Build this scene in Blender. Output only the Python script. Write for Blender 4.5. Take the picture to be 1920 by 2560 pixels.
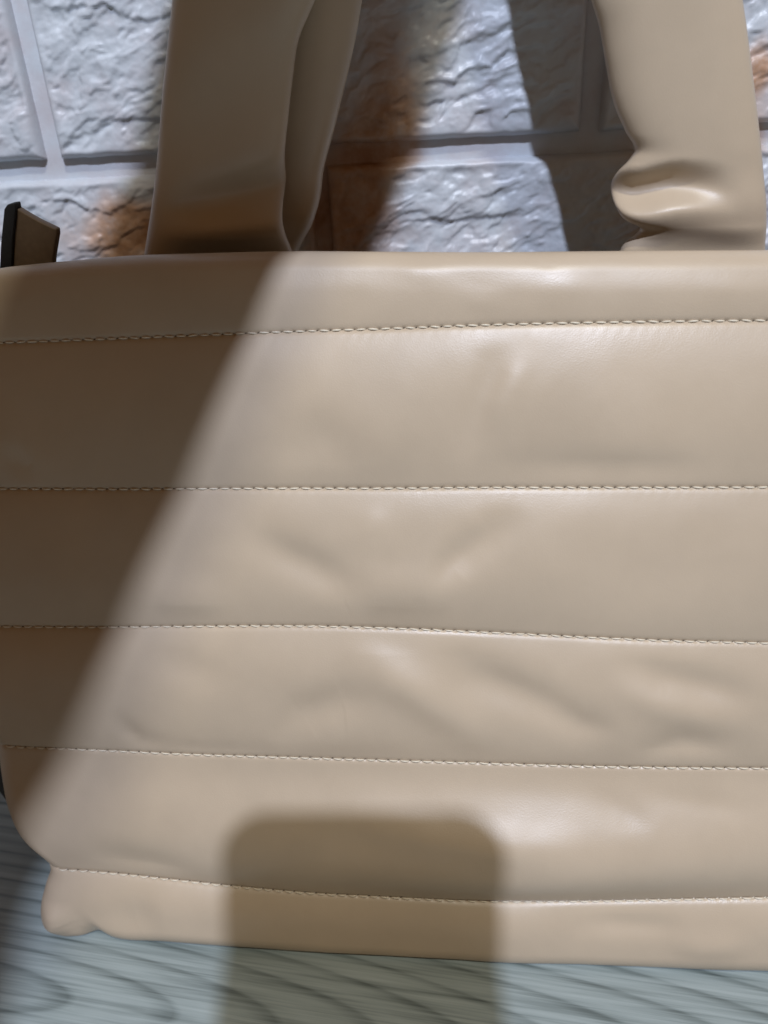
import bpy, math
import numpy as np
from mathutils import Vector, Matrix

for o in list(bpy.data.objects):
    bpy.data.objects.remove(o, do_unlink=True)
SC = bpy.context.scene
COL = SC.collection
R_ = math.radians

# ------------------------------------------------------------------ camera
# geometry of the photograph (solved from the seams and the wall joints)
FPX, S = 1925.0, 0.235
H = 1.053 * S
PITCH, ROLL = R_(28.097), R_(-3.092)
LEAN, YAW, WYAW = R_(18.176), R_(6.283), R_(3.016)
F = np.array([0, math.cos(PITCH), -math.sin(PITCH)])
_X0 = np.array([1.0, 0, 0]); _U0 = np.cross(_X0, F)
CX = _X0 * math.cos(ROLL) + _U0 * math.sin(ROLL)
CU = -_X0 * math.sin(ROLL) + _U0 * math.cos(ROLL)
C = np.array([0, 0, H])

cam_d = bpy.data.cameras.new('camera')
cam = bpy.data.objects.new('camera', cam_d); COL.objects.link(cam)
cam.matrix_world = Matrix(((CX[0], CU[0], -F[0], C[0]), (CX[1], CU[1], -F[1], C[1]),
                           (CX[2], CU[2], -F[2], C[2]), (0, 0, 0, 1)))
cam_d.sensor_fit = 'HORIZONTAL'; cam_d.sensor_width = 5.6
cam_d.lens = 5.6 * FPX / 1920.0
cam_d.clip_start = 0.004; cam_d.clip_end = 50
cam_d.dof.use_dof = True; cam_d.dof.focus_distance = 0.232; cam_d.dof.aperture_fstop = 1.8
SC.camera = cam

# ------------------------------------------------------------------ light
world = bpy.data.worlds.new('World'); SC.world = world; world.use_nodes = True
bg = world.node_tree.nodes['Background']
bg.inputs[0].default_value = (1.0, 0.46, 0.10, 1); bg.inputs[1].default_value = 0.100

LAMP = np.array([0.04, -0.95, 1.50])
ld = bpy.data.lights.new('room_lamp', 'POINT'); ld.energy = 103; ld.color = (0.72, 0.80, 1.0)
ld.shadow_soft_size = 0.023
lo = bpy.data.objects.new('room_lamp', ld); lo.location = LAMP; COL.objects.link(lo)

# added weaker fill light, no visible source, brightens the phone's shadow
fd = bpy.data.lights.new('added_fill', 'POINT'); fd.energy = 41; fd.color = (1.0, 0.97, 0.84); fd.shadow_soft_size = 0.045
fo = bpy.data.objects.new('added_fill', fd); fo.location = LAMP + np.array([0.14, 0.30, 0.23]); COL.objects.link(fo)

vs = SC.view_settings
vs.view_transform = 'Standard'; vs.look = 'None'; vs.exposure = 0; vs.gamma = 1; vs.use_curve_mapping = False
SC.cycles.max_bounces = 4; SC.cycles.diffuse_bounces = 3; SC.cycles.glossy_bounces = 2

# ------------------------------------------------------------------ geometry helpers
ZUP = np.array([0, 0, 1.0])
BU = np.array([math.cos(YAW), -math.sin(YAW), 0])            # along the bag
BN = np.array([math.sin(YAW), math.cos(YAW), 0])             # into the bag
BV = -math.sin(LEAN) * BN - math.cos(LEAN) * ZUP             # down the leaning front
BO = np.cross(BV, BU)
if BO[1] > 0: BO = -BO                                       # out of the front
P0 = C + np.array([0, S, 0])
WU = np.array([math.cos(WYAW), -math.sin(WYAW), 0]); WO = np.array([-math.sin(WYAW), -math.cos(WYAW), 0])
PW = np.array([0, 1.27 * S, 0])

def ray(x, y): return F + CX * (x - 960) / FPX + CU * (1280 - y) / FPX
def hit(x, y, P, n):
    d = ray(x, y); return C + d * (((P - C) @ n) / (d @ n))
def bag_uv(pts):
    o = []
    for x, y in pts:
        q = hit(x, y, P0, BO) - P0; o.append((q @ BU, q @ BV))
    return np.array(o)
def wall_uz(x, y):
    q = hit(x, y, PW, WO); return (q - PW) @ WU, q[2]

def smooth_interp(x, xp, fp):
    """monotone-ish cubic through points"""
    xp = np.asarray(xp, float); fp = np.asarray(fp, float)
    m = np.gradient(fp, xp)
    x = np.asarray(x, float); xc = np.clip(x, xp[0], xp[-1])
    i = np.clip(np.searchsorted(xp, xc) - 1, 0, len(xp) - 2)
    h = xp[i + 1] - xp[i]; t = (xc - xp[i]) / h
    return ((2*t**3 - 3*t**2 + 1) * fp[i] + (t**3 - 2*t**2 + t) * h * m[i]
            + (-2*t**3 + 3*t**2) * fp[i + 1] + (t**3 - t**2) * h * m[i + 1])

def sstep(a, b, x):
    t = np.clip((x - a) / (b - a), 0, 1); return t * t * (3 - 2 * t)

_rng = np.random.default_rng(7)
_PERM = _rng.permutation(4096).astype(np.int64)
_ANG = _rng.random(4096) * 2 * np.pi
_GX, _GY = np.cos(_ANG), np.sin(_ANG)
def perlin(x, y):
    xi = np.floor(x).astype(np.int64); yi = np.floor(y).astype(np.int64)
    xf = x - xi; yf = y - yi
    def g(ix, iy, dx, dy):
        k = _PERM[(_PERM[ix & 4095] + iy) & 4095]
        return _GX[k] * dx + _GY[k] * dy
    u = xf**3 * (xf * (xf * 6 - 15) + 10); v = yf**3 * (yf * (yf * 6 - 15) + 10)
    a = g(xi, yi, xf, yf); b = g(xi + 1, yi, xf - 1, yf)
    c = g(xi, yi + 1, xf, yf - 1); d = g(xi + 1, yi + 1, xf - 1, yf - 1)
    return (a + u * (b - a)) * (1 - v) + (c + u * (d - c)) * v
def fbm(x, y, o=4, lac=2.03, gain=0.5):
    s = 0; a = 1
    for k in range(o):
        s = s + a * perlin(x + 17.3 * k, y - 9.1 * k); x = x * lac; y = y * lac; a *= gain
    return s

def polydist(U, V, pts):
    d = np.full(U.shape, 1e9)
    for (a, b) in zip(pts[:-1], pts[1:]):
        ab = b - a; L2 = ab @ ab + 1e-18
        t = np.clip(((U - a[0]) * ab[0] + (V - a[1]) * ab[1]) / L2, 0, 1)
        d = np.minimum(d, np.hypot(U - a[0] - t * ab[0], V - a[1] - t * ab[1]))
    return d

def wrinkle(U, V, pts, w):
    """soft fold along a polyline that fades out towards both ends"""
    seg = np.linalg.norm(np.diff(pts, axis=0), axis=1); cum = np.concatenate([[0], np.cumsum(seg)])
    best = np.full(U.shape, 1e9); tt = np.zeros(U.shape)
    for i, (a, b) in enumerate(zip(pts[:-1], pts[1:])):
        ab = b - a; L2 = ab @ ab + 1e-18
        t = np.clip(((U - a[0]) * ab[0] + (V - a[1]) * ab[1]) / L2, 0, 1)
        d = np.hypot(U - a[0] - t * ab[0], V - a[1] - t * ab[1])
        m = d < best; best = np.where(m, d, best); tt = np.where(m, (cum[i] + t * seg[i]) / cum[-1], tt)
    return np.exp(-(best / w)**2) * sstep(0, 0.45, tt) * sstep(0, 0.45, 1 - tt)

def make_mesh(name, verts, faces, smooth=True):
    me = bpy.data.meshes.new(name)
    verts = np.asarray(verts, np.float32); 
    if isinstance(faces, np.ndarray):
        n = len(faces); k = faces.shape[1]
        me.vertices.add(len(verts)); me.vertices.foreach_set('co', verts.ravel())
        me.loops.add(n * k); me.loops.foreach_set('vertex_index', faces.astype(np.int32).ravel())
        me.polygons.add(n); me.polygons.foreach_set('loop_start', np.arange(0, n * k, k, dtype=np.int32))
        me.polygons.foreach_set('loop_total', np.full(n, k, np.int32))
        me.update(calc_edges=True); me.validate()
    else:
        me.from_pydata([tuple(map(float, v)) for v in verts], [], faces); me.update()
    if smooth: me.polygons.foreach_set('use_smooth', np.ones(len(me.polygons), bool))
    return me

def grid_faces(nr, nc, wrap=False, off=0, flip=False):
    i, j = np.meshgrid(np.arange(nr - 1), np.arange(nc if wrap else nc - 1), indexing='ij')
    a = i * nc + j; b = i * nc + (j + 1) % nc; c = (i + 1) * nc + (j + 1) % nc; d = (i + 1) * nc + j
    f = np.stack([a, d, c, b] if not flip else [a, b, c, d], -1).reshape(-1, 4)
    return f + off

def obj(name, me, mat, parent=None):
    o = bpy.data.objects.new(name, me)
    if me is not None and mat is not None and len(me.materials) == 0: me.materials.append(mat)
    COL.objects.link(o)
    if parent is not None: o.parent = parent
    return o
def tag(o, label=None, cat=None, group=None, kind=None):
    if label: o['label'] = label
    if cat: o['category'] = cat
    if group: o['group'] = group
    if kind: o['kind'] = kind
    return o
def grid_obj(name, P, mat, parent=None, flip=False, wrap=False):
    nr, nc = P.shape[:2]
    return obj(name, make_mesh(name, P.reshape(-1, 3), grid_faces(nr, nc, wrap, flip=flip)), mat, parent)

# ------------------------------------------------------------------ materials
def mat(name):
    m = bpy.data.materials.new(name); m.use_nodes = True
    nt = m.node_tree; return m, nt, nt.nodes['Principled BSDF']
def nd(nt, t, **kw):
    n = nt.nodes.new(t)
    for k, v in kw.items():
        if hasattr(n, k): setattr(n, k, v)
        else: n.inputs[k].default_value = v
    return n
def link(nt, a, b): nt.links.new(a, b)
def ramp(nt, fac, stops):
    r = nt.nodes.new('ShaderNodeValToRGB'); e = r.color_ramp.elements
    while len(e) < len(stops): e.new(0.5)
    for k, (p, c) in enumerate(stops):
        e[k].position = p; e[k].color = (*c, 1) if len(c) == 3 else c
    link(nt, fac, r.inputs[0]); return r.outputs[0]

def leather_mat(name='beige_leather', base=(0.552, 0.446, 0.324), rough=0.365):
    m, nt, b = mat(name)
    tc = nd(nt, 'ShaderNodeTexCoord')
    n1 = nd(nt, 'ShaderNodeTexNoise', Scale=26.0, Detail=4.0, Roughness=0.6)
    link(nt, tc.outputs['Object'], n1.inputs['Vector'])
    d = tuple(c * 0.94 for c in base); l = tuple(min(1, c * 1.05) for c in base)
    link(nt, ramp(nt, n1.outputs['Fac'], [(0.3, d), (0.7, l)]), b.inputs['Base Color'])
    # pebbled grain: cells ~0.7 mm, plus finer pores
    v = nd(nt, 'ShaderNodeTexVoronoi', Scale=2300.0)
    wn = nd(nt, 'ShaderNodeTexNoise', Scale=500.0, Detail=3.0)
    link(nt, tc.outputs['Object'], wn.inputs['Vector'])
    mx = nd(nt, 'ShaderNodeVectorMath', operation='MULTIPLY_ADD'); mx.inputs[1].default_value = (0.0012,) * 3
    link(nt, wn.outputs['Color'], mx.inputs[0]); link(nt, tc.outputs['Object'], mx.inputs[2])
    link(nt, mx.outputs[0], v.inputs['Vector'])
    ad = nd(nt, 'ShaderNodeMath', operation='MULTIPLY_ADD'); ad.inputs[1].default_value = 0.6
    link(nt, wn.outputs['Fac'], ad.inputs[0]); link(nt, v.outputs['Distance'], ad.inputs[2])
    bp = nd(nt, 'ShaderNodeBump', Strength=0.17, Distance=0.00010)
    link(nt, ad.outputs[0], bp.inputs['Height']); link(nt, bp.outputs[0], b.inputs['Normal'])
    rr = nd(nt, 'ShaderNodeTexNoise', Scale=45.0, Detail=3.0)
    link(nt, tc.outputs['Object'], rr.inputs['Vector'])
    mr = nd(nt, 'ShaderNodeMapRange'); mr.inputs[1].default_value = 0.3; mr.inputs[2].default_value = 0.7
    mr.inputs[3].default_value = rough - 0.05; mr.inputs[4].default_value = rough + 0.08
    link(nt, rr.outputs['Fac'], mr.inputs[0]); link(nt, mr.outputs[0], b.inputs['Roughness'])
    b.inputs['Specular IOR Level'].default_value = 0.45
    return m

def plain_mat(name, col, rough=0.6, scale=300.0, bump=0.15, dist=0.0002, var=0.12, metal=0.0):
    m, nt, b = mat(name)
    tc = nd(nt, 'ShaderNodeTexCoord')
    n1 = nd(nt, 'ShaderNodeTexNoise', Scale=scale, Detail=3.0)
    link(nt, tc.outputs['Object'], n1.inputs['Vector'])
    link(nt, ramp(nt, n1.outputs['Fac'], [(0.25, tuple(c * (1 - var) for c in col)), (0.75, tuple(c * (1 + var) for c in col))]), b.inputs['Base Color'])
    bp = nd(nt, 'ShaderNodeBump', Strength=bump, Distance=dist)
    link(nt, n1.outputs['Fac'], bp.inputs['Height']); link(nt, bp.outputs[0], b.inputs['Normal'])
    b.inputs['Roughness'].default_value = rough; b.inputs['Metallic'].default_value = metal
    return m

def wall_mat():
    m, nt, b = mat('faux_brick')
    tc = nd(nt, 'ShaderNodeTexCoord')
    at = nd(nt, 'ShaderNodeAttribute', attribute_name='stain')
    n1 = nd(nt, 'ShaderNodeTexNoise', Scale=38.0, Detail=6.0, Roughness=0.62)
    link(nt, tc.outputs['Object'], n1.inputs['Vector'])
    white = ramp(nt, n1.outputs['Fac'], [(0.30, (0.55, 0.53, 0.56)), (0.50, (0.58, 0.62, 0.67)), (0.72, (0.64, 0.70, 0.755))])
    n2 = nd(nt, 'ShaderNodeTexNoise', Scale=90.0, Detail=6.0, Roughness=0.65)
    link(nt, tc.outputs['Object'], n2.inputs['Vector'])
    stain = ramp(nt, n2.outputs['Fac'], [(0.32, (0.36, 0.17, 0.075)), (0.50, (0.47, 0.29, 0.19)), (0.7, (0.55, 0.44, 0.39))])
    # broken edges on the stain
    ma = nd(nt, 'ShaderNodeMath', operation='MULTIPLY_ADD'); ma.inputs[1].default_value = 0.9; 
    sb = nd(nt, 'ShaderNodeMath', operation='SUBTRACT'); sb.inputs[1].default_value = 0.5
    link(nt, n2.outputs['Fac'], sb.inputs[0]); link(nt, sb.outputs[0], ma.inputs[0]); link(nt, at.outputs['Fac'], ma.inputs[2])
    mr = nd(nt, 'ShaderNodeMapRange', interpolation_type='SMOOTHSTEP'); mr.inputs[1].default_value = 0.18; mr.inputs[2].default_value = 1.05
    link(nt, ma.outputs[0], mr.inputs[0])
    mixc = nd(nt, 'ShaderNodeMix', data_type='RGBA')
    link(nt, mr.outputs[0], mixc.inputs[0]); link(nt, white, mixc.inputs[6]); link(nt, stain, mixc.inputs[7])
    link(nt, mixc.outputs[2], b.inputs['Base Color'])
    n3 = nd(nt, 'ShaderNodeTexNoise', Scale=420.0, Detail=5.0, Roughness=0.6)
    link(nt, tc.outputs['Object'], n3.inputs['Vector'])
    bp = nd(nt, 'ShaderNodeBump', Strength=0.25, Distance=0.0005)
    link(nt, n3.outputs['Fac'], bp.inputs['Height']); link(nt, bp.outputs[0], b.inputs['Normal'])
    b.inputs['Roughness'].default_value = 0.42
    return m

def floor_mat():
    m, nt, b = mat('grey_wood_laminate')
    tc = nd(nt, 'ShaderNodeTexCoord')
    mp = nd(nt, 'ShaderNodeMapping'); link(nt, tc.outputs['Object'], mp.inputs['Vector'])
    mp.vector_type = 'TEXTURE'
    fl = hit(-230, 2440, np.zeros(3), ZUP)
    mp.inputs['Location'].default_value = (fl[0], fl[1], 0)
    mp.inputs['Rotation'].default_value = (0, 0, R_(-12))
    # stretched noise warps the rings
    st = nd(nt, 'ShaderNodeVectorMath', operation='MULTIPLY'); st.inputs[1].default_value = (3.0, 13.0, 1)
    link(nt, mp.outputs[0], st.inputs[0])
    wn = nd(nt, 'ShaderNodeTexNoise', Scale=1.0, Detail=1.5, Roughness=0.5)
    link(nt, st.outputs[0], wn.inputs['Vector'])
    sx = nd(nt, 'ShaderNodeSeparateXYZ'); link(nt, mp.outputs[0], sx.inputs[0])
    def M(op, a, bb=None, c=None):
        n = nd(nt, 'ShaderNodeMath', operation=op)
        for k, v in enumerate((a, bb, c)):
            if v is None: continue
            if isinstance(v, (int, float)): n.inputs[k].default_value = v
            else: link(nt, v, n.inputs[k])
        return n.outputs[0]
    x, y = sx.outputs[0], sx.outputs[1]
    xa = M('MULTIPLY', x, 1 / 0.0330); ya = M('MULTIPLY', y, 1 / 0.0056)       # long nested growth rings
    rad = M('SQRT', M('ADD', M('MULTIPLY', xa, xa), M('MULTIPLY', ya, ya)))
    fld = M('ADD', rad, M('MULTIPLY', wn.outputs['Fac'], 2.8))
    fr = M('FRACT', fld)
    ring = ramp(nt, fr, [(0.0, (0.30,)*3), (0.09, (0.80,)*3), (0.35, (1.0,)*3), (0.75, (0.78,)*3), (0.93, (0.36,)*3), (1.0, (0.30,)*3)])
    # fine pores along the grain
    s2 = nd(nt, 'ShaderNodeVectorMath', operation='MULTIPLY'); s2.inputs[1].default_value = (16.0, 620.0, 1)
    link(nt, mp.outputs[0], s2.inputs[0])
    pn = nd(nt, 'ShaderNodeTexNoise', Scale=1.0, Detail=3.0, Roughness=0.6, Distortion=0.15); link(nt, s2.outputs[0], pn.inputs['Vector'])
    s3 = nd(nt, 'ShaderNodeVectorMath', operation='MULTIPLY'); s3.inputs[1].default_value = (4.5, 230.0, 1)
    link(nt, mp.outputs[0], s3.inputs[0])
    qn = nd(nt, 'ShaderNodeTexNoise', Scale=1.0, Detail=4.0, Roughness=0.6, Distortion=0.2); link(nt, s3.outputs[0], qn.inputs['Vector'])
    tot = M('ADD', M('MULTIPLY', ring, 0.25), M('ADD', M('MULTIPLY', pn.outputs['Fac'], 0.62), M('MULTIPLY', qn.outputs['Fac'], 0.28)))
    col = ramp(nt, tot, [(0.42, (0.10, 0.125, 0.120)), (0.54, (0.205, 0.248, 0.242)), (0.68, (0.32, 0.378, 0.372)), (0.82, (0.40, 0.465, 0.458))])
    link(nt, col, b.inputs['Base Color'])
    bp = nd(nt, 'ShaderNodeBump', Strength=0.25, Distance=0.0003)
    link(nt, tot, bp.inputs['Height']); link(nt, bp.outputs[0], b.inputs['Normal'])
    b.inputs['Roughness'].default_value = 0.42
    return m

M_LEATHER = leather_mat()
M_LEATHER_D = plain_mat('shaded_brown_leather_tab', (0.13, 0.085, 0.05), 0.55, 600, 0.2, 0.0002)  # brown leather, base colour lowered for the shade on the tab
M_BLACK = plain_mat('black_nylon', (0.012, 0.012, 0.014), 0.7, 1500, 0.4, 0.0002)
M_LINING = plain_mat('dark_lining', (0.05, 0.042, 0.035), 0.8, 900)
M_THREAD = plain_mat('cream_thread', (0.80, 0.72, 0.57), 0.5, 2500, 0.3, 0.0001, 0.10)
M_HOLE_SHADE = plain_mat('needle_hole_shade', (0.10, 0.075, 0.05), 0.8, 2000)  # dark tone stands in for the shade inside the needle holes
M_WALL = wall_mat()
M_GROUT = M_WALL
M_FLOOR = floor_mat()
M_SKIN = plain_mat('skin', (0.52, 0.33, 0.24), 0.5, 120, 0.2, 0.0004, 0.08)
M_SHIRT = plain_mat('grey_cotton', (0.10, 0.10, 0.11), 0.85, 700, 0.4, 0.0004)
M_PHONE = plain_mat('phone_case', (0.03, 0.032, 0.036), 0.35, 800, 0.05)
M_GLASS = plain_mat('phone_glass', (0.008, 0.008, 0.010), 0.08, 50, 0.0)

# ------------------------------------------------------------------ floor
fl = np.array([[-1.6, -1.6, 0], [1.6, -1.6, 0], [1.6, 0.34, 0], [-1.6, 0.34, 0]])
floor = obj('floor', make_mesh('floor', fl, [(0, 1, 2, 3)], False), M_FLOOR)
tag(floor, 'grey green wood grain laminate floor under the bag', kind='structure')

# ------------------------------------------------------------------ wall of faux bricks
wall_root = bpy.data.objects.new('brick_wall', None); COL.objects.link(wall_root)
tag(wall_root, 'white faux brick wall panel with rust stains behind the bag', kind='structure')
LB, HB = wall_uz(1478, 330)[0] - wall_uz(129, 393)[0], 0.077
GW, GD = 0.0068, 0.0042                     # joint width and depth
Z_UP = 0.2345                               # underside of the upper course
U0 = wall_uz(129, 393)[0]                     # centre of the joint at the left
def W(u, z, h): return PW + u[..., None] * WU + z[..., None] * ZUP + h[..., None] * WO

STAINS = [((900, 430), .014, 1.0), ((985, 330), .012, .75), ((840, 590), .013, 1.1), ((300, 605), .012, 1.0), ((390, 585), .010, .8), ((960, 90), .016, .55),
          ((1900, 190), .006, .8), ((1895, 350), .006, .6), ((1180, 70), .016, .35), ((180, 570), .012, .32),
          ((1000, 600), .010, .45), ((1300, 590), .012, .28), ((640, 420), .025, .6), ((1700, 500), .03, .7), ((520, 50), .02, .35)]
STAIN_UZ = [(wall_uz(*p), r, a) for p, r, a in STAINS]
LEDGES = [  # crack-like ledges seen in the photograph (pixels), step height, reach
    ([(1135, 205), (1170, 170), (1225, 165), (1270, 125), (1310, 120)], 0.0022, 0.010),
    ([(1225, 185), (1290, 165), (1330, 150)], 0.0013, 0.006),
    ([(1040, 240), (1090, 235), (1140, 205)], 0.0011, 0.005),
    ([(1060, 265), (1120, 245)], 0.0010, 0.004),
    ([(1200, 278), (1260, 265)], 0.0010, 0.004),
    ([(985, 565), (1030, 552), (1080, 548), (1130, 555), (1170, 545), (1255, 540)], 0.0018, 0.008),
    ([(905, 618), (930, 590), (970, 580)], 0.0014, 0.006),
    ([(1220, 490), (1250, 475)], 0.0010, 0.004),
    ([(1080, 140), (1150, 110), (1210, 100), (1300, 40)], 0.0012, 0.007),
    ([(170, 30), (185, 0)], 0.0012, 0.005),
    ([(190, 20), (260, 8), (300, 35), (370, 55), (440, 30)], 0.0022, 0.010),
    ([(140, 380), (180, 345), (235, 330), (255, 312), (300, 300), (400, 298)], 0.0018, 0.008),
    ([(120, 255), (175, 270), (190, 285)], 0.0012, 0.005),
    ([(90, 520), (110, 505), (180, 502), (215, 525), (280, 535), (330, 500), (350, 475)], 0.0018, 0.008),
    ([(1320, 590), (1355, 560)], 0.0011, 0.005),
    ([(1880, 100), (1920, 115)], 0.0012, 0.006), ([(1880, 470), (1920, 480)], 0.0012, 0.006),
]
LEDGE_UZ = [(np.array([wall_uz(*p) for p in pts]), a, r) for pts, a, r in LEDGES]

def relief(U, Z):
    # chipped stone: warped, slanted noise cut into terraces
    ca, sa = math.cos(R_(26)), math.sin(R_(26))
    wu = U + 0.004 * fbm(U * 60 + 3, Z * 60, 3); wz = Z + 0.004 * fbm(U * 60, Z * 60 + 40, 3)
    a = (wu * ca + wz * sa) * 34; b = (-wu * sa + wz * ca) * 80
    n = fbm(a, b, 4, gain=0.55)
    t = n * 2.4; ti = np.floor(t); tf = t - ti
    terr = (ti + sstep(0.62, 0.98, tf)) / 2.4
    h = 0.0012 * terr + 0.0009 * n + 0.00034 * fbm(U * 190, Z * 240, 4) + 0.0014 * fbm(U * 14 + 5, Z * 20, 2)
    h = h + 0.00010 * fbm(U * 700, Z * 800, 2)
    for pts, amp, rch in LEDGE_UZ:
        # surface above the line stands proud, drops at the line
        jx = 0.0008 * fbm(U * 260 + 9, Z * 260, 2); jz = 0.0008 * fbm(U * 260, Z * 260 + 9, 2)
        d = polydist(U + jx, Z + jz, pts)
        zl = np.interp(U + jx, *(lambda q: (q[:, 0], q[:, 1]))(pts[np.argsort(pts[:, 0])]))
        sd = (Z + jz) - zl
        h = h + 0.48 * amp * np.exp(-(d / rch)**2) * (sstep(-0.0007, 0.0009, sd) - 0.45)
    return h

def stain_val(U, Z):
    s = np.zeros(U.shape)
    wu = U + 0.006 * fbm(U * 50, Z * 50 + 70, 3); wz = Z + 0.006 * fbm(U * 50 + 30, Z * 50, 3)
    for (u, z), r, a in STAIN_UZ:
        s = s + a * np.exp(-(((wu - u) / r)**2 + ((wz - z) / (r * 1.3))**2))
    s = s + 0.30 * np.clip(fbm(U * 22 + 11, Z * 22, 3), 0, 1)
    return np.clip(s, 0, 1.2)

def add_attr(me, name, vals):
    a = me.attributes.new(name, 'FLOAT', 'POINT'); a.data.foreach_set('value', np.asarray(vals, np.float32).ravel())

def brick(u0, u1, z0, z1, step):
    # nominal face plus a rounded shoulder falling into the joint on all four sides
    def axis(a, b):
        n = max(8, int((b - a) / step))
        mid = np.linspace(a + 0.0022, b - 0.0022, n)
        s = 0.0022 * (1 - np.cos(np.linspace(0, np.pi / 2, 6)[:-1]))
        return np.concatenate([a + s, mid, (b - s)[::-1]])
    us, zs = axis(u0, u1), axis(z0, z1)
    Z, U = np.meshgrid(zs, us, indexing='ij')
    wob = 0.0005
    e = np.minimum(np.minimum(U - u0, u1 - U) , np.minimum(Z - z0, z1 - Z))
    t = np.clip(e / 0.0022, 0, 1)
    sh = np.sqrt(np.clip(1 - (1 - t)**2, 0, 1))                     # quarter round
    rel = relief(U, Z) * sstep(0.0006, 0.0045, e)
    h = -GD * 1.15 * (1 - sh) + rel
    # slightly wavy arrises
    Zs = Z + wob * fbm(U * 90, Z * 0 + u0 * 50, 3) * (1 - sstep(0.001, 0.006, np.minimum(Z - z0, z1 - Z)))
    P = W(U, Zs, h)
    o = grid_obj('brick', P, M_WALL, wall_root, flip=True)
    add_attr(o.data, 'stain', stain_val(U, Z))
    return o

pw = GW / 2
rows = [(Z_UP + 0.0000, Z_UP + HB - GW, 0.0), (Z_UP - HB, Z_UP - GW, 0.5)]
for zi, (z0, z1, off) in enumerate(rows):
    for k in range(-2, 4):
        a = U0 + (k + off) * LB + pw - (0.001 if k == 0 else 0); b = U0 + (k + 1 + off) * LB - pw
        vis = (b > -0.17 and a < 0.17)
        brick(a, b, z0, z1, 0.00055 if vis else 0.0025)
for z0, off in ((Z_UP + HB, 0.5), (Z_UP + 2 * HB, 0.0), (Z_UP - 2 * HB, 0.0), (Z_UP - 3 * HB, 0.5), (Z_UP - 4 * HB, 0.0)):
    for k in range(-2, 3):
        a = U0 + (k + off) * LB + pw; b = U0 + (k + 1 + off) * LB - pw
        brick(a, b, max(z0, 0.001), z0 + HB - GW, 0.0025)
us = np.linspace(-0.5, 0.55, 400); zs = np.linspace(0.0, 0.55, 220)
Z, U = np.meshgrid(zs, us, indexing='ij')
gp = grid_obj('joint_backing', W(U, Z, -GD + 0.0003 * fbm(U * 120, Z * 120, 3)), M_GROUT, wall_root, flip=True)
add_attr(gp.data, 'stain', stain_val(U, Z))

# ------------------------------------------------------------------ the bag
bag = bpy.data.objects.new('tote_bag', None); COL.objects.link(bag)
tag(bag, 'beige leather tote bag with stitched horizontal bands leaning on the brick wall', 'bag')

CURVES = [
    [(-60, 668), (0, 660), (150, 645), (300, 632), (500, 625), (700, 620), (960, 621), (1200, 622), (1560, 619), (1920, 617)],
    [(-60, 859), (0, 857), (250, 848), (500, 838), (730, 829), (960, 822), (1200, 813), (1400, 808), (1650, 804), (1920, 801)],
    [(-60, 1222), (0, 1222), (250, 1223), (500, 1222), (730, 1221), (960, 1221), (1200, 1219), (1400, 1219), (1650, 1219), (1920, 1218)],
    [(-60, 1566), (60, 1567), (250, 1568), (500, 1566), (730, 1565), (960, 1570), (1200, 1580), (1400, 1590), (1650, 1601), (1920, 1608)],
    [(-60, 1862), (60, 1868), (250, 1876), (500, 1887), (730, 1894), (960, 1901), (1200, 1908), (1400, 1914), (1650, 1919), (1920, 1921)],
    [(40, 2162), (100, 2169), (250, 2180), (450, 2201), (600, 2217), (800, 2234), (960, 2242), (1200, 2252), (1350, 2253), (1650, 2249), (1920, 2244)],
    [(60, 2362), (130, 2360), (200, 2358), (240, 2348), (290, 2362), (420, 2370), (600, 2385), (900, 2409), (1200, 2424), (1560, 2434), (1920, 2446)],
]
CUV = [bag_uv(c) for c in CURVES]
UL_PX = [(-70, 640), (-80, 800), (-75, 1200), (-66, 1500), (-58, 1720), (-38, 1840), (-20, 1940), (6, 2030), (44, 2110), (92, 2163), (106, 2185), (101, 2220), (92, 2265), (95, 2310), (118, 2345)]
ULV = bag_uv(UL_PX)
UMID = 0.075 * S
def curve_v(k, u):
    c = CUV[k]
    lo_s = (c[1, 1] - c[0, 1]) / (c[1, 0] - c[0, 0])
    v = smooth_interp(u, c[:, 0], c[:, 1])
    return v
def uL(v): return smooth_interp(v, ULV[:, 1], ULV[:, 0])
def uR(v): return 2 * UMID - uL(v) + 0.003 * np.sin(v * 40)

R_TOP, R_BOT, R_SIDE = 0.0062, 0.0085, 0.0085
PITCHST = 0.00350

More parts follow.
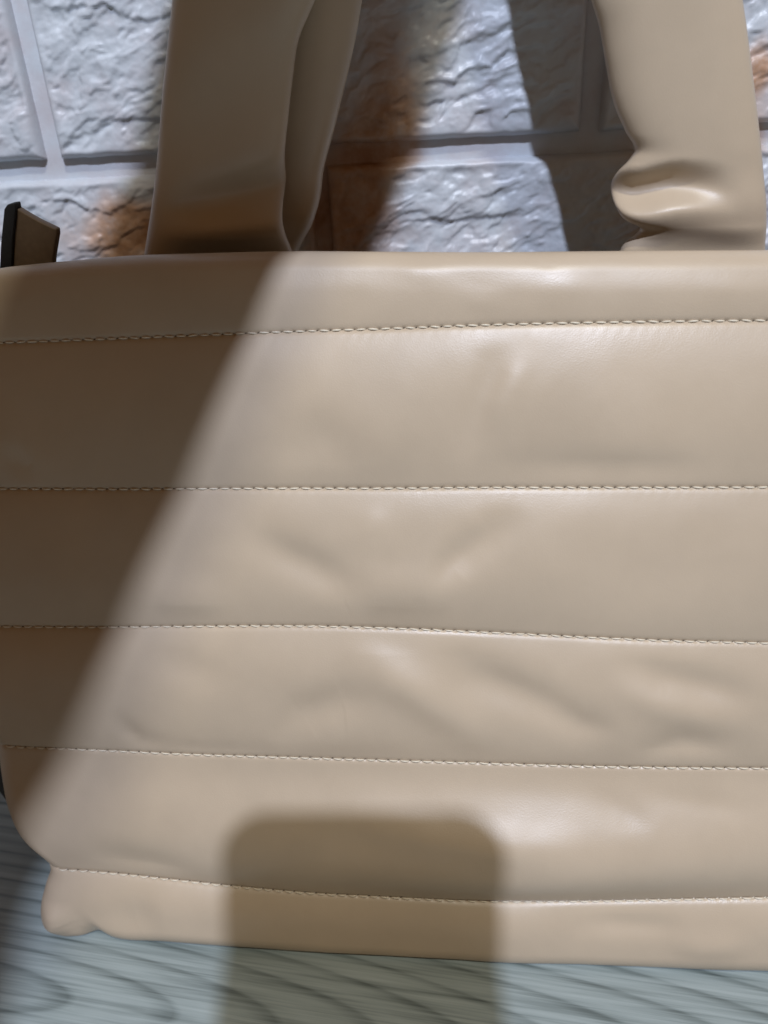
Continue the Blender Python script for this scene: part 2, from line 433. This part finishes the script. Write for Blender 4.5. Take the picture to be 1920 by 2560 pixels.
WR = [  # wrinkles: pixels, amplitude (m, + is a ridge), half width (m)
    ([(560, 1300), (700, 1370), (830, 1440), (960, 1525)], -0.0010, 0.0052),
    ([(1330, 1270), (1230, 1330), (1130, 1410), (1060, 1500)], -0.0008, 0.0042),
    ([(915, 1250), (940, 1330), (975, 1430)], 0.0003, 0.0042),
    ([(930, 1290), (960, 1390), (985, 1440)], -0.0003, 0.0034),
    ([(760, 1540), (860, 1480), (1060, 1470), (1250, 1430)], 0.0006, 0.0060),
    ([(330, 1440), (450, 1500), (620, 1500)], 0.0006, 0.0060),
    ([(1190, 1300), (1120, 1400), (1085, 1490)], -0.0004, 0.0036),
    ([(830, 1590), (950, 1660), (1100, 1760), (1270, 1880)], 0.0013, 0.0062),
    ([(1050, 1590), (1180, 1680), (1330, 1740), (1440, 1800), (1580, 1835)], -0.0014, 0.0055),
    ([(1380, 1770), (1450, 1805), (1560, 1828)], -0.0005, 0.0036),
    ([(660, 1850), (760, 1780), (860, 1745), (980, 1770)], -0.0010, 0.0060),
    ([(285, 1755), (315, 1800), (350, 1850), (440, 1868)], -0.0007, 0.0034),
    ([(350, 1855), (520, 1878), (720, 1880)], -0.0005, 0.0028),
    ([(330, 1640), (480, 1660), (620, 1700)], -0.0005, 0.0050),
    ([(1500, 1640), (1650, 1690), (1800, 1720), (1930, 1755)], -0.0011, 0.0045),
    ([(1500, 1700), (1650, 1760), (1930, 1820)], 0.0008, 0.0050),
    ([(1560, 1890), (1700, 1850), (1850, 1870)], -0.0007, 0.0040),
    ([(110, 2000), (250, 1960), (420, 1935), (650, 1930), (900, 1925), (1150, 1940), (1400, 1962), (1600, 1965), (1930, 2005)], -0.0007, 0.0046),
    ([(1450, 1960), (1560, 2010), (1640, 2050)], -0.0006, 0.0040),
    ([(1560, 1960), (1700, 1985), (1930, 2020)], -0.0006, 0.0030),
    ([(700, 2040), (900, 2030), (1080, 2060), (1250, 2080), (1450, 2085), (1600, 2100)], 0.0008, 0.0050),
    ([(200, 2110), (330, 2140), (520, 2160)], -0.0007, 0.0050),
    ([(300, 2330), (340, 2280), (420, 2262)], -0.0007, 0.0065),
    ([(215, 2350), (235, 2320), (262, 2300)], -0.0007, 0.0050),
    ([(140, 2240), (150, 2300), (170, 2330)], 0.0012, 0.0045),
    ([(1390, 2308), (1520, 2300), (1680, 2305), (1760, 2325)], -0.0008, 0.0030),
    ([(1640, 2330), (1750, 2350), (1900, 2345)], 0.0007, 0.0040),
    ([(1290, 840), (1240, 920), (1190, 1040), (1150, 1170)], -0.0006, 0.0045),
    ([(1330, 850), (1260, 980), (1210, 1120)], 0.0004, 0.0040),
    ([(1150, 1180), (1400, 1175), (1700, 1180), (1930, 1170)], -0.0006, 0.0045),
    ([(640, 1150), (800, 1100), (960, 1130)], -0.0004, 0.0060),
    ([(20, 1100), (70, 1180), (110, 1200)], -0.0006, 0.0035),
    ([(1195, 630), (1200, 690), (1185, 760)], -0.0002, 0.0060),
    ([(1370, 630), (1365, 680)], -0.0003, 0.0030),
    ([(950, 640), (1040, 668), (1150, 672)], 0.0004, 0.0030),
]
WR_UV = [(bag_uv(p), a * (1.05 if w > 0.0038 else 0.8), w) for p, a, w in WR]

PUFF = [0.0012, 0.0025, 0.0027, 0.0030, 0.0078, 0.0034]

def height(u, v, b, k):
    prof = 1 - np.abs(2 * b - 1)**2.3
    if k == 0: prof = np.where(b < 0.5, 0.4 + 0.6 * prof, prof)
    if k == 5: prof = np.where(b > 0.5, 0.5 + 0.5 * prof, prof)
    if k == 4: prof = np.sin(np.pi * np.clip(b, 0, 1)**1.55)
    pf = PUFF[k]
    if k == 4: pf = 0.0022 + 0.0028 * sstep(-0.115, -0.055, u) + 0.0052 * np.exp(-((u - 0.052) / 0.045)**2)
    h = pf * prof * (1 + 0.35 * fbm(u * 16 + 3.1 * k, v * 9 + k, 2))
    h = h + 0.0007 * fbm(u * 22, v * 28, 2) * prof + 0.00008 * fbm(u * 90, v * 70, 2) * prof
    for pts, a, w in WR_UV:
        h = h + 1.55 * a * wrinkle(u, v, pts, w * 1.1) * np.clip(prof * 1.6, 0, 1)
    # seam pull and needle dimples
    for kk in (k, k + 1):
        if 1 <= kk <= 5:
            d = np.abs(v - curve_v(kk, u))
            h = h - 0.00022 * np.exp(-(d / 0.0009)**2)
            ph = (u / PITCHST) % 1.0; ph = np.minimum(ph, 1 - ph)
            h = h - 0.00038 * np.exp(-(d / 0.00045)**2) * np.exp(-(ph * PITCHST / 0.00055)**2)
            h = h + 0.00003 * (0.5 + fbm(u * 60, v * 60 + kk * 7, 2)) * np.cos((u / PITCHST) * 2 * np.pi + d * 900 * (1 if kk == k else -1)) * np.exp(-d / 0.0022)
    return h

na = int(0.27 / 0.00042)
base_a = np.linspace(0, 1, na)
edge = 0.5 * (1 - np.cos(np.linspace(0, np.pi / 2, 22)[:-1])) * 0.03
A = np.unique(np.round(np.concatenate([edge / 0.5 * 0.5, base_a, 1 - edge]), 7))

def solve_uv(k, b):
    """row parameters b in band k -> u, v grids"""
    b = b[:, None]; a = A[None, :]
    c0 = CUV[k][:, 1].mean(); c1 = CUV[k + 1][:, 1].mean()
    v = c0 + (c1 - c0) * b + 0 * a
    for _ in range(5):
        u = uL(v) + (uR(v) - uL(v)) * a
        v = curve_v(k, u) + (curve_v(k + 1, u) - curve_v(k, u)) * b
    return u, v
def bagP(u, v, h): return P0 + u[..., None] * BU + v[..., None] * BV + h[..., None] * BO

def brows(n):
    t = np.linspace(0, 1, n); return t - 0.115 * np.sin(2 * np.pi * t)   # denser at the seams

bands = []; edgeL = []; edgeR = []
for k in range(6):
    b = brows(84)
    u, v = solve_uv(k, b)
    bb = b[:, None] + 0 * u
    h = height(u, v, bb, k)
    if k == 0:
        e = v - curve_v(0, u)
        t = np.clip(e / R_TOP, 0, 1)
        h = h * sstep(0, 0.012, e) - R_TOP * (1 - np.sqrt(np.clip(1 - (1 - t)**2, 0, 1)))
    if k == 5:
        e = curve_v(6, u) - v
        rb = R_BOT
        t = np.clip(e / rb, 0, 1)
        h = h - rb * (1 - np.sqrt(np.clip(1 - (1 - t)**2, 0, 1)))
    for e in (u - uL(v), uR(v) - u):
        t = np.clip(e / R_SIDE, 0, 1)
        h = h - R_SIDE * (1 - np.sqrt(np.clip(1 - (1 - t)**2, 0, 1)))
    P = bagP(u, v, h)
    if k == 0:   # turn over the rim and go down inside
        ut, vt = u[0], v[0]; hs = h[0]
        extra = []
        for q in (0.045, 0.03, 0.018, 0.010):
            extra.append(bagP(ut, vt + q, hs - R_TOP))
        for ph in np.linspace(0, 90, 9)[:-1]:
            extra.append(bagP(ut, vt + R_TOP * (1 - math.sin(R_(ph))), hs - R_TOP * math.cos(R_(ph))))
        P = np.concatenate([np.array(extra), P], 0)
    if k == 5:   # curl under to the base
        extra = []
        for ph in np.linspace(0, 70, 8)[1:]:
            extra.append(bagP(u[-1], v[-1] - 0.006 * (1 - math.cos(R_(ph))), h[-1] - 0.006 * math.sin(R_(ph))))
        P = np.concatenate([P, np.array(extra)], 0)
        base_front = P[-1]
    P[..., 2] = np.maximum(P[..., 2], 0.0006 + 0.0002 * k)
    o = grid_obj('quilted_band', P, M_LEATHER, bag, flip=False)
    bands.append(o)
    edgeL.append(P[12:, 0] if k == 0 else P[:, 0]); edgeR.append(P[12:, -1] if k == 0 else P[:, -1])

# gussets, back panel and base
def back_of(P):
    """point on the back panel level with P"""
    t = np.clip(P[..., 2] / 0.21, 0, 1)
    q = P.copy()
    depth = 0.078 * (1 - t) + 0.034 * t
    q = q + depth[..., None] * BN
    q[..., 2] = q[..., 2] * 0.955
    return q
for e, sgn in ((np.concatenate(edgeL), -1), (np.concatenate(edgeR), 1)):
    e = e[::4]; bk = back_of(e)
    cols = []
    for t in np.linspace(0, 1, 15):
        bulge = 0.015 * math.sin(math.pi * t)**0.4 if 0 < t < 1 else 0
        wz = sstep(0.022, 0.046, e[:, 2])[:, None]
        cols.append(e * (1 - t) + bk * t + sgn * bulge * wz * BU)
    G = np.stack(cols, 1)
    G[..., 2] = np.maximum(G[..., 2], 0.001)
    grid_obj('side_gusset', G, M_BLACK, bag, flip=(sgn < 0))
eL, eR = np.concatenate(edgeL)[::6], np.concatenate(edgeR)[::6]
BL, BR_ = back_of(eL), back_of(eR)
t = np.linspace(0, 1, 60)[None, :, None]
BP = BL[:, None] * (1 - t) + BR_[:, None] * t
BP = BP + (0.004 * np.sin(np.pi * t) * np.sin(np.pi * np.linspace(0, 1, len(eL)))[:, None, None]) * BN
BP[..., 2] = np.maximum(BP[..., 2], 0.001)
grid_obj('back_panel', BP, M_LEATHER, bag, flip=True)
bf = base_front[::6]; bf = bf.copy(); bb_ = back_of(bf); bb_[:, 2] = 0.0012
t = np.linspace(0, 1, 8)[:, None, None]
BS = bf[None] * (1 - t) + bb_[None] * t; BS[..., 2] = np.maximum(BS[..., 2] * 0 + 0.0009, 0.0009); BS[0] = bf
grid_obj('base_panel', BS, M_LEATHER, bag)
# zip closing strip inside the mouth, below the rim
um = np.linspace(uL(np.array(0.04)) + 0.006, uR(np.array(0.04)) - 0.006, 60)
vt = curve_v(0, um) + 0.016
front = bagP(um, vt, np.full_like(um, -R_TOP * 2)); backp = front + 0.018 * BN
t = np.linspace(0, 1, 6)[:, None, None]
grid_obj('zip_panel', front[None] * (1 - t) + backp[None] * t, M_BLACK, bag)

# --- stitches
def stitch_mesh():
    n, m = 9, 8; vs_, fs = [], []
    L = PITCHST * 0.78
    for i in range(n):
        s = -1 + 2 * i / (n - 1)
        r = 0.00025 * max(0.12, (1 - abs(s)**2.6))**0.5
        zc = 0.00030 * (1 - s * s) - 0.00022 * abs(s)**3
        yc = -0.00022 * s
        for j in range(m):
            ph = 2 * math.pi * j / m + s * 1.3
            rr = r * (1 + 0.10 * math.cos(2 * ph))
            vs_.append((s * L / 2, yc + rr * math.cos(ph), zc + rr * 0.85 * math.sin(ph)))
    for i in range(n - 1):
        for j in range(m):
            fs.append((i*m + j, i*m + (j+1) % m, (i+1)*m + (j+1) % m, (i+1)*m + j))
    fs.append(tuple(range(m))[::-1]); fs.append(tuple(range((n-1)*m, n*m)))
    # needle hole at the thread's end, its shade painted as a dark disc
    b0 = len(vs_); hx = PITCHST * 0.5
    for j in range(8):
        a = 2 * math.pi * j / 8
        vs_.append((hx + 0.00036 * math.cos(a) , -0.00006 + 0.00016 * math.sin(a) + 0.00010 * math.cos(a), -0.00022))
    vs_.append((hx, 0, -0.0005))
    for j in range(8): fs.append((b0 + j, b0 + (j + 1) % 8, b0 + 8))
    return vs_, fs
SV, SF = stitch_mesh()
st_me = [make_mesh('stitch', np.array(SV) * s_, SF) for s_ in (1.0,)]
st_me[0].materials.append(M_THREAD); st_me[0].materials.append(M_HOLE_SHADE)
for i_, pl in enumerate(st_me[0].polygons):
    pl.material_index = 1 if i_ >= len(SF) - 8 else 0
rs = np.random.default_rng(3)
placed = 0
for k in range(1, 6):
    c = CUV[k]
    u0 = math.ceil((uL(np.array(c[:, 1].mean())) + 0.004) / PITCHST); u1 = math.floor((uR(np.array(c[:, 1].mean())) - 0.004) / PITCHST)
    hidden_v, hidden_f = [], []
    for i in range(u0, u1):
        u = (i + 0.5) * PITCHST; du = 0.0008
        ua = np.array([u - du, u, u + du]); vv = curve_v(k, ua)
        if u < uL(vv[1:2])[0] + 0.0015: continue
        e = min(u - uL(vv[1:2])[0], uR(vv[1:2])[0] - u); t = min(max(e / R_SIDE, 0), 1)
        sd = -R_SIDE * (1 - math.sqrt(max(0, 1 - (1 - t)**2)))
        hh = height(ua[1:2], vv[1:2], np.array([0.0]), k)[0] + sd
        p = bagP(np.array(u), vv[1], np.array(hh + (0.00038 if k == 5 else 0.00014)))
        tx = BU * 2 * du + BV * (vv[2] - vv[0]); tx = tx / np.linalg.norm(tx)
        ang = R_(-7 + rs.normal(0, 3)); sc = 1 + rs.normal(0, 0.05)
        ty = np.cross(BO, tx)
        x2 = tx * math.cos(ang) - (-ty) * math.sin(ang) * -1
        x2 = x2 / np.linalg.norm(x2); y2 = np.cross(BO, x2)
        q = p - C; zc = q @ F; px = 960 + FPX * (q @ CX) / zc
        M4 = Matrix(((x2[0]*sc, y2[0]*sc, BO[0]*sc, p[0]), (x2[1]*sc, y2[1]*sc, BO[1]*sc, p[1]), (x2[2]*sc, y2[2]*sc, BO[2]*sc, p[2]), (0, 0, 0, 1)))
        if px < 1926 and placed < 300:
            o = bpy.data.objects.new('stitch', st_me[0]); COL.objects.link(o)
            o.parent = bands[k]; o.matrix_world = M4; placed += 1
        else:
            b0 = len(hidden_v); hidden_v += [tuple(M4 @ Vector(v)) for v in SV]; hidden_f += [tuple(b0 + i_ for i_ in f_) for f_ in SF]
    if hidden_v:
        o = obj('stitch_row', make_mesh('stitch_row', hidden_v, hidden_f), M_THREAD, bands[k]); o['kind'] = 'stuff'

# --- handles
def strap_section(Lpx, Rpx, py, plane_p, plane_n, disp, thick, n=40):
    """rows along pixel heights py: closed cross sections of a padded strap standing at plane (plane_p, plane_n)"""
    rowsP = []
    xl = smooth_interp(py, [p[1] for p in Lpx], [p[0] for p in Lpx]); xr = smooth_interp(py, [p[1] for p in Rpx], [p[0] for p in Rpx])
    for y, a, b in zip(py, xl, xr):
        pa, pb = hit(a, y, plane_p, plane_n), hit(b, y, plane_p, plane_n)
        c = (pa + pb) / 2; hw = (pb - pa) / 2
        ring = []
        for j in range(n):
            ph = 2 * math.pi * j / n
            cs, sn = math.cos(ph), math.sin(ph)
            w = math.copysign(abs(cs)**0.70, cs)
            d = thick * math.copysign(abs(sn)**0.9, sn)
            x = a + (b - a) * (w + 1) / 2
            dd = disp(x, y)
            ring.append(c + hw * w + plane_n * (d + dd * (1.0 if sn >= -0.1 else 0.85)))
        rowsP.append(ring)
    return np.array(rowsP)

HANDN = -BN * math.cos(R_(3)) - ZUP * math.sin(R_(3)) * 1.0      # strap faces the camera, leaning forward as it rises
HANDN = HANDN / np.linalg.norm(HANDN)
rim = bagP(np.array(0.0), curve_v(0, np.array([0.0]))[0], np.array(-R_TOP))
GRIP = np.array([0.040, 0.190, 0.56])

def g2(x, y, cx, cy, wx, wy): return np.exp(-((x - cx) / wx)**2 - ((y - cy) / wy)**2)
def disp_left(x, y):
    xx = np.clip((x - 380) / 340, 0, 1)
    yc = 545 - 75 * xx
    d = -0.0052 * math.exp(-((y - yc + 18) / 44)**2) * sstep(380, 680, x)
    d += 0.0032 * math.exp(-((y - (572 - 20 * xx)) / 36)**2) * sstep(370, 560, x)
    d += -0.0050 * sstep(580, 650, y) * sstep(390, 540, x)
    d += 0.0004 * math.sin(y / 60 + x / 90)
    return d
def disp_right(x, y):
    fade = 1 - sstep(1640, 1850, x)
    yb = np.interp(x, [1530, 1590, 1660, 1700, 1750, 1800, 1860], [486, 492, 474, 466, 474, 484, 486])
    dy = y - yb
    d = -0.0054 * fade * (sstep(-85, -14, dy) * (1 - sstep(-14, 42, dy)))          # tuck under the flat part
    d += 0.0024 * fade * sstep(-16, 50, dy) * (1 - sstep(45, 120, dy))            # rolled fold below it
    d += 0.0012 * (1 - fade) * math.exp(-((dy - 20) / 60)**2)
    d += -0.0022 * sstep(555, 625, y) * sstep(1540, 1650, x) * (1 - 0.4 * sstep(1800, 1900, x))
    d += 0.0012 * math.exp(-((x - 1500) / 60)**2) * (1 - sstep(250, 380, y)) * -1
    return d
FL_L = [(436, -60), (431, 0), (414, 185), (402, 300), (393, 400), (385, 480), (370, 590), (362, 640), (358, 760)]
FL_R = [(812, -60), (788, 0), (746, 100), (732, 190), (720, 300), (709, 420), (706, 500), (715, 590), (724, 640), (724, 760)]
FR_L = [(1470, -60), (1480, 0), (1498, 60), (1514, 150), (1539, 270), (1564, 330), (1586, 378), (1574, 398), (1548, 430), (1534, 480), (1540, 520), (1562, 548), (1597, 566), (1586, 590), (1560, 612), (1545, 650), (1545, 760)]
FR_R = [(1845, -60), (1855, 0), (1882, 200), (1904, 400), (1915, 620), (1918, 760)]
BL_L = [(640, -60), (640, 0), (640, 200), (640, 400), (650, 600), (690, 760)]
BL_R = [(915, -60), (906, 0), (885, 120), (862, 220), (833, 340), (812, 420), (801, 500), (781, 560), (752, 612), (735, 650), (725, 760)]
BR_L = [(1478, -60), (1488, 0), (1520, 150), (1548, 270), (1575, 340), (1600, 390), (1608, 600), (1620, 760)]
BR_R = [(1800, -60), (1810, 0), (1840, 300), (1860, 600), (1870, 760)]

def handle(Lset, Rset, dl, dr, plane_p, thick, grip, wtop):
    py = np.concatenate([np.linspace(-60, 350, 60), np.linspace(352, 660, 130), np.linspace(665, 760, 12)])
    A_ = strap_section(*Lset, py, plane_p, HANDN, dl, thick)
    B_ = strap_section(*Rset, py, plane_p, HANDN, dr, thick)
    n = A_.shape[1]
    ca, cb = A_[0].mean(0), B_[0].mean(0)
    ta = ca - A_[25].mean(0); ta /= np.linalg.norm(ta)
    tb = cb - B_[25].mean(0); tb /= np.linalg.norm(tb)
    # arch through the hand
    def bez(p0, p1, p2, p3, t):
        return ((1-t)**3)[:, None]*p0 + (3*t*(1-t)**2)[:, None]*p1 + (3*t*t*(1-t))[:, None]*p2 + (t**3)[:, None]*p3
    def half(c0, t0, off, ring0, sgn):
        gdir = np.array([sgn, 0, 0.0])
        t = np.linspace(0, 1, 46)[1:]
        end = grip
        pts = bez(c0, c0 + t0 * 0.15, end - gdir * 0.035 + np.array([0, 0, 0.004]), end, t)
        tan = np.gradient(np.vstack([c0[None], pts]), axis=0)[1:]; tan /= np.linalg.norm(tan, axis=1)[:, None]
        loc = ring0 - c0
        w0 = BU; 
        lx = loc @ w0; ly = loc @ HANDN
        out = []
        for i, (p, tg) in enumerate(zip(pts, tan)):
            s = t[i]; sm = float(sstep(0.45, 1.0, s))
            w = BU * (1 - sm) + sgn * BN * sm
            w = w - tg * (w @ tg); w /= np.linalg.norm(w)
            nn = np.cross(w, tg)
            if sgn < 0 or True:
                if nn @ (HANDN * (1 - sm) + np.array([0, 0, -sgn * 0.0]) + (np.array([0,0,1.0]) * sm)) < 0: nn = -nn
            k = 1 - sm * (1 - wtop)
            out.append(p + np.outer(lx * k, w) + np.outer(ly, nn))
        return np.array(out)
    HA = half(ca, ta, 0, A_[0], 1); HB_ = half(cb, tb, 0, B_[0], -1)
    # stitch the two halves: blend last rows to a shared ring
    left = np.concatenate([A_[::-1], HA], 0)
    right = np.concatenate([B_[::-1], HB_], 0)
    return left, right

def cap_mesh(P):
    nr, nc = P.shape[:2]
    V = P.reshape(-1, 3)
    f = [tuple(x) for x in grid_faces(nr, nc, True)]
    f.append(tuple(range(nc))); f.append(tuple(range((nr-1)*nc, nr*nc))[::-1])
    return V, f
def add_handle(name, *a):
    l, r = handle(*a)
    V1, f1 = cap_mesh(l); V2, f2 = cap_mesh(r)
    off = len(V1)
    me = make_mesh(name, np.concatenate([V1, V2]), f1 + [tuple(i + off for i in q) for q in f2])
    return obj(name, me, M_LEATHER, bag)
add_handle('handle', (FL_L, FL_R), (FR_L, FR_R), disp_left, disp_right, rim + 0.0285 * BN, 0.0064, GRIP, 0.8)
add_handle('handle', (BL_L, BL_R), (BR_L, BR_R), lambda x, y: -0.006 * sstep(780, 660, x) * 0 + 0.0030 * math.exp(-((x - 800) / 70)**2) - 0.004 * sstep(520, 640, y), lambda x, y: 0.0,
           rim + 0.0450 * BN, 0.0062, GRIP + np.array([0.0, 0.020, -0.006]), 0.8)

# --- zip end tab with its black edge, standing up behind the rim
tabp = rim + 0.016 * BN
def slab(name, poly, p, n, th, mt, parent, bend=0.0, rnd=0.0006):
    q = [hit(x, y, p, n) for x, y in poly]
    import bmesh
    bm = bmesh.new()
    vs_ = [bm.verts.new(Vector(a + n * (th / 2))) for a in q]
    f = bm.faces.new(vs_)
    ex = bmesh.ops.extrude_face_region(bm, geom=[f])
    for v in ex['geom']:
        if isinstance(v, bmesh.types.BMVert): v.co -= Vector(n * th)
    bmesh.ops.recalc_face_normals(bm, faces=bm.faces)
    bmesh.ops.bevel(bm, geom=bm.edges[:], offset=rnd, segments=3, affect='EDGES', profile=0.6)
    me = bpy.data.meshes.new(name); bm.to_mesh(me); bm.free()
    for pl in me.polygons: pl.use_smooth = True
    return obj(name, me, mt, parent)
tab = slab('zip_end_tab', [(38, 512), (70, 532), (100, 549), (146, 571), (147, 585), (138, 640), (134, 700), (20, 700), (26, 600)], tabp, HANDN, 0.0032, M_LEATHER_D, bag)
tab['label'] = 'brown leather zip end tab, darkened for shade'
tape = slab('zip_tape', [(26, 508), (44, 505), (47, 520), (40, 590), (33, 720), (4, 720), (10, 600), (18, 520)], tabp + HANDN * 0.0010, HANDN, 0.0042, M_BLACK, tab)
tape['label'] = 'black zip tape edge'

# ------------------------------------------------------------------ photographer's phone and arm (outside the frame, casting the two shadows)
def rounded_slab(name, w, h, t, r, mt, parent=None):
    import bmesh
    bm = bmesh.new(); vs_ = []
    for cx, cy, a0 in ((w/2-r, h/2-r, 0), (-w/2+r, h/2-r, 90), (-w/2+r, -h/2+r, 180), (w/2-r, -h/2+r, 270)):
        for k in range(9):
            a = R_(a0 + k * 90 / 8); vs_.append(bm.verts.new((cx + r * math.cos(a), cy + r * math.sin(a), 0)))
    f = bm.faces.new(vs_); ex = bmesh.ops.extrude_face_region(bm, geom=[f])
    for v in ex['geom']:
        if isinstance(v, bmesh.types.BMVert): v.co.z -= t
    bmesh.ops.recalc_face_normals(bm, faces=bm.faces)
    sharp = [e for e in bm.edges if abs(e.verts[0].co.z - e.verts[1].co.z) < 1e-6]
    bmesh.ops.bevel(bm, geom=sharp, offset=min(0.0018, t * 0.3), segments=3, affect='EDGES')
    me = bpy.data.meshes.new(name); bm.to_mesh(me); bm.free()
    return obj(name, me, mt, parent)
PH_L, PH_W = 0.158, 0.0758
phone = bpy.data.objects.new('phone', None); COL.objects.link(phone)
tag(phone, 'dark phone held upright over the bag, casting the round cornered shadow low on the bag', 'phone')
top_right, top_up = -0.0058, 0.0168
pc = C - F * 0.0022 + CX * top_right + CU * (top_up - PH_L / 2)
# local +z looks along the view direction
phone.matrix_world = Matrix(((-CX[0], CU[0], F[0], pc[0]), (-CX[1], CU[1], F[1], pc[1]), (-CX[2], CU[2], F[2], pc[2]), (0, 0, 0, 1)))
rounded_slab('case', PH_W, PH_L, 0.0085, 0.0135, M_PHONE, phone)
scr = rounded_slab('screen', PH_W - 0.005, PH_L - 0.006, 0.0006, 0.0115, M_GLASS, phone); scr.location = (0, 0, -0.0084)

def skin_arm(name, chains, mt):
    """chains: list of lists of (x,y,z,r); first point of later chains is an index into the first chain"""
    vs_, es, rad = [], [], []
    for ch in chains:
        prev = None
        for q in ch:
            if isinstance(q, int): prev = q; continue
            vs_.append(tuple(map(float, q[:3]))); rad.append(q[3]); i = len(vs_) - 1
            if prev is not None: es.append((prev, i))
            prev = i
    me = bpy.data.meshes.new(name); me.from_pydata(vs_, es, []); me.update()
    o = obj(name, me, mt)
    m = o.modifiers.new('skin', 'SKIN'); m.use_smooth_shade = True
    for i, sv in enumerate(me.skin_vertices[0].data):
        sv.radius = (rad[i], rad[i]); sv.use_root = (i == 0)
    s = o.modifiers.new('sub', 'SUBSURF'); s.levels = 2; s.render_levels = 2
    return o

# forearm: its right-hand border follows the shadow's edge back to the lamp
def on_ray(P, s): return P + (LAMP - P) * s
E_WALL = [on_ray(hit(x, y, PW, WO), s) for (x, y, s) in ((1175, -60, .135), (1085, 240, .150), (905, 520, .165))]
E_BAG = [on_ray(hit(x, y, P0, BO), s) for (x, y, s) in ((690, 650, .150), (600, 870, .165), (500, 1110, .185), (370, 1400, .205), (255, 1640, .225), (205, 1830, .245), (90, 2000, .26))]
E_FLOOR = [on_ray(hit(x, y, np.zeros(3), ZUP), s) for (x, y, s) in ((60, 2190, .26), (45, 2400, .27))]
edge_pts = E_WALL[:2] + E_BAG + E_FLOOR
ctr = []
W_AT = [.040, .036, .036, .037, .038, .040, .042, .044, .046, .048, .050]
RF = 1.13
for i, p in enumerate(edge_pts):
    q0 = edge_pts[max(0, i-1)]; q1 = edge_pts[min(len(edge_pts)-1, i+1)]
    tg = q1 - q0; ld_ = LAMP - p
    side = np.cross(tg, ld_); side /= np.linalg.norm(side)
    if side[0] > 0: side = -side
    ctr.append((p + side * W_AT[i], W_AT[i] * RF))
ARM = ctr
wrist, rw = ARM[0]
palm = GRIP + np.array([-0.015, -0.035, 0.005])
body = []
el = ARM[-1][0]; d_el = (ARM[-1][0] - ARM[-2][0]); d_el /= np.linalg.norm(d_el)
chain0 = [(*(el + d_el * 0.10 + np.array([-0.03, -0.03, 0.0])), .050), (*(el + d_el * 0.04), .046)] + [(*p, r) for p, r in reversed(ARM[1:])]
chain0 += [(*wrist, rw), (*(wrist * 0.5 + palm * 0.5), .031), (*palm, .030)]
ip = len(chain0) - 1
fingers = []
for k, (dx, ln) in enumerate(((-0.030, .9), (-0.010, 1.05), (0.010, 1.0), (0.029, .82))):
    b0 = palm + np.array([dx, 0.022, 0.012])
    fingers.append([ip, (*b0, .0100), (*(b0 + np.array([0, .030 * ln, 0.010])), .0092), (*(b0 + np.array([0, .048 * ln, -0.012])), .0086), (*(b0 + np.array([0, .036 * ln, -0.032])), .0078)])
b0 = palm + np.array([0.034, 0.000, -0.012])
fingers.append([ip, (*b0, .0120), (*(b0 + np.array([0.006, .022, -0.014])), .0105), (*(b0 + np.array([-0.008, .040, -0.020])), .0090)])
person = skin_arm('person', [chain0] + fingers, M_SKIN)
tag(person, "person's bare forearm reaching over to hold the straps, casting the diagonal shadow on the bag", 'person')

# unseen shirt sleeve and shoulder, added to block ambient light from the left
sh0 = np.array(chain0[0][:3])
shirt = skin_arm('shirt', [[(*(sh0 + np.array([0.01, 0.02, 0.0])), .058), (*(sh0 + np.array([-0.05, -0.06, 0.02])), .062), (*(sh0 + np.array([-0.12, -0.16, 0.08])), .070),
                            (*(sh0 + np.array([-0.17, -0.25, 0.10])), .085), (*(sh0 + np.array([-0.22, -0.30, -0.05])), .130), (*(sh0 + np.array([-0.24, -0.32, -0.22])), .130)]], M_SHIRT)
shirt.parent = person
